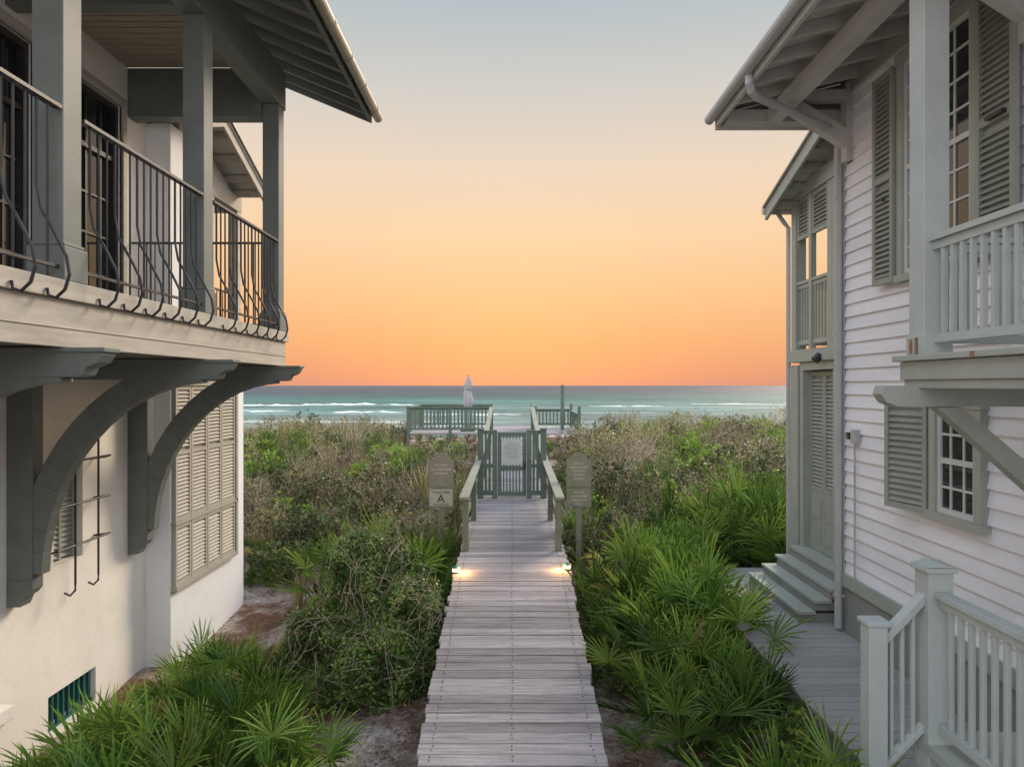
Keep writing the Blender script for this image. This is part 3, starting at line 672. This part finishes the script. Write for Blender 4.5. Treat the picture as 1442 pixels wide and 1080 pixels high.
pal=[(1.35,9.2,1.05),(1.95,9.0,1.15),(2.4,9.5,.95),(1.55,8.2,1.1),(2.15,8.2,1.05),(2.35,7.6,.8),(1.45,7.3,.9),(1.9,7.2,1.0),(1.5,6.5,.7),(2.0,6.4,.85),(2.3,6.8,.75),(1.25,10.2,1.0),(1.9,10.3,1.15),(2.5,10.6,1.0),(2.3,8.8,1.0),(3.0,11.6,1.1),(2.2,11.5,1.1),
 (3.7,12.2,1.3),(4.4,12.4,1.4),(4.9,13,1.4),(3.3,13.2,1.2),(4.1,13.8,1.3),(5.2,14,1.4),(4.8,12.0,1.2),(5.6,13,1.3),
 (1.9,4.5,1.0),(1.75,4.1,.95),(2.05,4.85,.9),
 (-3.9,6.8,.9),(-3.3,7.0,1.0),(-2.75,6.7,.9),(-2.3,6.2,.8),(-3.3,6.1,1.0),(-4.0,6.0,.85),(-3.2,7.9,.95),(-3.55,8.5,.8),(-3.0,5.4,.9),(-3.6,5.4,.85),(-4.2,7.3,.6),(-3.6,7.6,.9),(-2.6,7.2,.75),(-2.8,6.1,.9),(-1.9,5.7,.7),(-2.4,5.4,.9),(-4.3,6.5,.8),(-3.7,6.4,.9),
 (-1.35,10.7,.95),(-1.9,11.1,1.05),(-1.15,11.5,.9),(-2.5,11.6,1.0),(-1.6,12.2,1),(-1.0,10.2,.7),
 (-4.7,13.7,.7),(-5.4,14.3,.8),(-4.0,14.0,.7),(-3.3,13.4,.7),(-6.4,22,.9),(-5.2,21,.9),(-4.4,22.5,.8),(-7.6,21,.9),(-2.6,19,.8),(3.4,17.5,.8)]
for x,y,s in pal: place(PV[R.randrange(6)],'saw_palmetto',x,y,s,R)

def leafquad(mb,p,R,sz,mi,t,up=.3):
    d=Vector((R.gauss(0,1),R.gauss(0,1),R.gauss(0,1)+up)).normalized(); e_=Vector((R.gauss(0,1),R.gauss(0,1),R.gauss(0,1))).cross(d).normalized()
    L_=sz*R.uniform(.7,1.3); w=L_*.28
    mb.add([tuple(p),tuple(p+d*L_*.5+e_*w),tuple(p+d*L_),tuple(p+d*L_*.5-e_*w)],[(0,1,2,3)],mi,t)
def shrub(seed,H,Rd,nst,nl,ls,mats,deadf=.1):
    R=random.Random(seed); mb=MB()
    def grow(p,d,L_,r,n,w):
        path=[p.copy()]
        for k in range(n):
            d=(d+Vector((R.gauss(0,w),R.gauss(0,w),R.gauss(0,w)*.6+.04))).normalized(); p=p+d*L_/n; path.append(p.copy())
        mb.tube([tuple(q) for q in path],r,r*.45,3,0,.5,cap=False); return path,d
    for i in range(nst):
        az=R.uniform(0,6.28); ln=R.uniform(.1,1.0)
        d=Vector((math.cos(az)*ln*Rd/H,math.sin(az)*ln*Rd/H,1)).normalized(); p=Vector((R.uniform(-.15,.15)*Rd,R.uniform(-.15,.15)*Rd,-.05))
        P1,dd=grow(p,d,H*R.uniform(.55,1.0),.010,4,.16)
        for j in range(5):
            q=P1[R.randint(1,4)]; d2=(dd+Vector((R.gauss(0,.7),R.gauss(0,.7),R.gauss(0,.3)))).normalized()
            P2,d3=grow(q,d2,H*R.uniform(.2,.42),.006,2,.22)
            tb=R.uniform(.05,.7)
            for k in range(3):
                q2=P2[R.randint(1,2)]; d4=(d3+Vector((R.gauss(0,.8),R.gauss(0,.8),R.gauss(0,.4)))).normalized()
                P3,_=grow(q2,d4,H*R.uniform(.1,.22),.004,2,.25)
                for m_ in range(nl):
                    a=P3[R.randint(0,1)]; b_=P3[2]; pp=a.lerp(b_,R.random())
                    leafquad(mb,pp,R,ls,1,1 if R.random()<deadf else min(1,max(0,tb+R.uniform(-.15,.15))))
    return mb.mesh('shrub_mesh',mats,0,fixn=False)
SV={'dark':[shrub(s,.85,.6,11,7,.062,['twig','leafd']) for s in (1,2)],
    'olive':[shrub(s,.9,.6,11,5,.055,['twig2','leafo'],.2) for s in (3,4,5)],
    'bare':[shrub(s,1.0,.5,12,1,.045,['twig2','leafo'],.6) for s in (6,7)],
    'bright':[shrub(s,.75,.5,11,6,.07,['twig','leafg'],.03) for s in (8,9)]}
def tuft(seed,mat='straw'):
    R=random.Random(seed); mb=MB()
    for i in range(60):
        az=R.uniform(0,6.28); le=R.uniform(.05,.45); h=R.uniform(.35,.85); p=Vector((R.gauss(0,.06),R.gauss(0,.06),0)); o=Vector((math.cos(az),math.sin(az),0)); s=Vector((-math.sin(az),math.cos(az),0))*.0055
        q1=p+Vector((0,0,h*.5))+o*le*h*.3; q2=p+Vector((0,0,h*.95))+o*le*h
        t=R.uniform(0,1); mb.add([tuple(v) for v in (p-s,p+s,q1+s,q1-s,q2)],[(0,1,2,3),(3,2,4)],0,t)
    return mb.mesh('grass_tuft',[mat],0,fixn=False)
GV=[tuft(s) for s in (1,2,3)]
DS=empty('dune_scrub'); GR=empty('dune_grass'); R=random.Random(5)
def ok(x,y):
    if abs(x)<1.0: return False
    if -3.9<x<2.6 and 23.7<y<27.8: return False
    if x<-4.4 and y<13.4: return False
    if x>2.5 and y<11.7: return False
    return True
cnt=0
y=13.0
while y<29:
    st=.58+.022*(y-13); x=-19
    while x<20:
        xx=x+R.uniform(-.3,.3); yy=y+R.uniform(-.3,.3); x+=st
        if not ok(xx,yy) or xx>.46*yy or xx<-.43*yy: continue
        if yy<14.5 and xx<-2.6: 
            if R.random()<.6: continue
        v=noise.noise(Vector((xx*.35,yy*.35,0))); v2=noise.noise(Vector((xx*.5+20,yy*.5,3)))
        near=yy<17
        if v2>(.13 if xx>0 else .19): k='bright'
        elif v>.14 : k='dark' if near else 'olive'
        elif v>-.08: k='olive' if R.random()<.8 else 'dark'
        else: k='bare' if R.random()<.6 else 'olive'
        s=R.uniform(.65,1.35)
        if yy<15 : s*=.85
        if abs(xx)<1.5: s*=.6
        if yy>19: s*=.85
        if yy>21 and -4.5<xx<3: s*=.8
        place(R.choice(SV[k]),'shrub',xx,yy,s,R,DS,.05,.2); cnt+=1
        if R.random()<.5: place(R.choice(GV),'tuft',xx+.3,yy+.2,R.uniform(.9,1.6)*(.75 if -4.5<xx<3 and yy>20 else 1),R,GR)
    y+=st
for x,y,k,s in [(-2.2,13.2,'dark',1.1),(-2.9,12.9,'bare',1.0),(-1.5,13,'dark',1.0),(-3.4,12.6,'bare',.7),(1.5,12.8,'dark',1.0),(2.1,12.6,'olive',1.1),(1.4,11.4,'dark',.7),(2.6,12.6,'bright',1.0),(1.15,13.4,'dark',.9),(-1.1,14,'dark',1),(-1.5,12.7,'bright',.7),(-2.2,12.4,'bare',1),
  (2.45,5.8,'bright',.5),(2.3,5.9,'dark',.5),(2.45,6.2,'bright',.5),(2.4,5.3,'bright',.5),(-2.7,9.6,'bare',.45),(-2.9,9.2,'bright',.4),(1.15,8.6,'dark',.6),(1.1,7.8,'dark',.5)]:
    place(R.choice(SV[k]),'shrub',x,y,s,R,DS,.03,.1)
for i in range(50):
    x=R.uniform(-4.6,-1) if R.random()<.7 else R.uniform(1,2.6); y=R.uniform(9.3,13.5)
    if ok(x,y) and not (x<-4.2): place(R.choice(GV),'tuft',x,y,R.uniform(.4,.8),R,GR)
RB=random.Random(21); mb=MB(); C=Vector((-1.68,8.45,-3.5)); 
def rad(d):
    n=noise.noise(d*2.2+Vector((5,1,2)))*.22+noise.noise(d*5)*.14
    return (1+n)
ax=Vector((1.0,.95,1.6))
for i in range(36000):
    d=Vector((RB.gauss(0,1),RB.gauss(0,1),abs(RB.gauss(0,1)))).normalized()
    rr_=rad(d)*(1-abs(RB.gauss(0,.12)))
    p=C+Vector((d.x*ax.x,d.y*ax.y,d.z*ax.z))*rr_
    q=noise.noise(p*3.5)
    if q<-.32: continue
    t=min(1,max(0,.36+q*.9+RB.uniform(-.2,.2)));  t=1 if RB.random()<.05 else t*.8
    leafquad(mb,p,RB,.052,2 if q>-.02 else 1,t)
for i in range(330):
    a=RB.uniform(0,6.28); e0=RB.uniform(.1,1.2); path=[]; d=Vector((math.cos(a)*math.cos(e0),math.sin(a)*math.cos(e0),math.sin(e0))); v=Vector((RB.gauss(0,1),RB.gauss(0,1),RB.gauss(0,.8)))
    for k in range(7):
        d=(d+v*.09).normalized(); 
        if d.z<.02: d.z=.02
        k2=rad(d)*(.93+.03*k*RB.uniform(.3,1)); path.append(tuple(C+Vector((d.x*ax.x,d.y*ax.y,d.z*ax.z))*k2))
    mb.tube(path,.0045,.002,3,0,.5,cap=False)
for i in range(60):
    a=RB.uniform(0,6.28); mb.tube([tuple(C),tuple(C+Vector((math.cos(a)*.3,math.sin(a)*.3,.5))),tuple(C+Vector((math.cos(a)*.7,math.sin(a)*.7,RB.uniform(.2,1.2))))],.012,.005,4,0,.5)
M['leafb']=leafmat('bush_leaf',(.06,.12,.022),(.22,.33,.07),(.40,.34,.14),0,0)
M['leafbd']=leafmat('bush_leaf_dark',(.04,.085,.018),(.13,.21,.045),(.32,.26,.11),0,0)
mb.obj('rounded_wiry_bush',['twig2','leafbd','leafb'],None,fixn=False)
mb=MB(); R=random.Random(9)
for i in range(24000):
    x=R.uniform(-5,3); y=R.uniform(4.5,13.5)
    if abs(x)<.6: continue
    if noise.noise(Vector((x*.9,y*.9,7)))<-.12 and R.random()<.8: continue
    p=Vector((x,y,float(tz(x,y))+.008)); a=R.uniform(0,6.28); L_=R.uniform(.02,.07); w=R.uniform(.003,.012)
    d=Vector((math.cos(a),math.sin(a),R.uniform(-.1,.35))); s=Vector((-math.sin(a),math.cos(a),R.uniform(-.3,.3)))*w
    mb.add([tuple(p-d*L_/2*0),tuple(p+d*L_*.5+s),tuple(p+d*L_),tuple(p+d*L_*.5-s)],[(0,1,2,3)],0,R.random())
mb.obj('leaf_litter',['litter'],None,fixn=False)
# ================================================================= WORLD
w=bpy.data.worlds.new('World'); S.world=w; w.use_nodes=True; nt=w.node_tree; N=nt.nodes; L=nt.links
bg=N['Background']; tc=N.new('ShaderNodeTexCoord'); sp=N.new('ShaderNodeSeparateXYZ'); L.new(tc.outputs['Generated'],sp.inputs[0])
def lin(c): return tuple(((v/255)/12.92 if v/255<=.04045 else ((v/255+.055)/1.055)**2.4) for v in c)+(1,)
def ramp(st):
    r=N.new('ShaderNodeValToRGB'); e=r.color_ramp.elements
    r.color_ramp.interpolation='LINEAR'
    e[0].position=st[0][0]; e[0].color=lin(st[0][1]); e[1].position=st[-1][0]; e[1].color=lin(st[-1][1])
    for p,c in st[1:-1]: k=e.new(p); k.color=lin(c)
    L.new(sp.outputs['Z'],r.inputs[0]); return r
sea_side=ramp([(0,(214,150,126)),(.02,(226,156,120)),(.06,(239,172,120)),(.12,(247,193,138)),(.2,(248,210,166)),(.29,(236,213,190)),(.38,(211,206,198)),(.48,(180,192,197)),(.7,(165,185,202)),(1,(175,192,214))])
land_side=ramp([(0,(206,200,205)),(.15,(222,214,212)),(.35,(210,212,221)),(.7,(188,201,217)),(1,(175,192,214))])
mr=N.new('ShaderNodeMapRange'); mr.inputs[1].default_value=-.1; mr.inputs[2].default_value=.6; L.new(sp.outputs['Y'],mr.inputs[0])
mx=N.new('ShaderNodeMixRGB'); L.new(mr.outputs[0],mx.inputs[0]); L.new(land_side.outputs[0],mx.inputs[1]); L.new(sea_side.outputs[0],mx.inputs[2])
sky=N.new('ShaderNodeTexSky'); sky.sky_type='NISHITA'; sky.sun_disc=False; sky.sun_elevation=math.radians(2); sky.sun_rotation=math.radians(0)
sk=N.new('ShaderNodeMixRGB'); sk.blend_type='ADD'; sk.inputs[0].default_value=.01; L.new(mx.outputs[0],sk.inputs[1]); L.new(sky.outputs[0],sk.inputs[2])
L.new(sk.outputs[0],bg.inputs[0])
ms=N.new('ShaderNodeMapRange'); ms.interpolation_type='SMOOTHSTEP'; ms.inputs[1].default_value=.2; ms.inputs[2].default_value=.72; ms.inputs[3].default_value=2.3; ms.inputs[4].default_value=1.0  # added fill light: sky strength raised outside the camera view, plain within it
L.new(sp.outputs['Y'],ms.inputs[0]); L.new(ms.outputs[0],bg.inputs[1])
l=bpy.data.lights.new('sun','SUN'); l.energy=3.1; l.angle=math.radians(20); l.color=(1,.83,.64)
o=bpy.data.objects.new('sun',l); S.collection.objects.link(o); o.rotation_euler=Vector((-.55,-.75,-.5)).to_track_quat('-Z','Y').to_euler()
c=bpy.data.cameras.new('camera'); co=bpy.data.objects.new('camera',c); S.collection.objects.link(co); co.location=(0,0,CZ); co.rotation_euler=(math.pi/2,0,0)
c.sensor_width=36; c.lens=36*1000/1442; c.shift_y=.002; c.clip_start=.1; c.clip_end=60000; S.camera=co
S.view_settings.view_transform='Standard'; S.view_settings.look='None'; S.view_settings.exposure=0
print('shrubs',cnt)
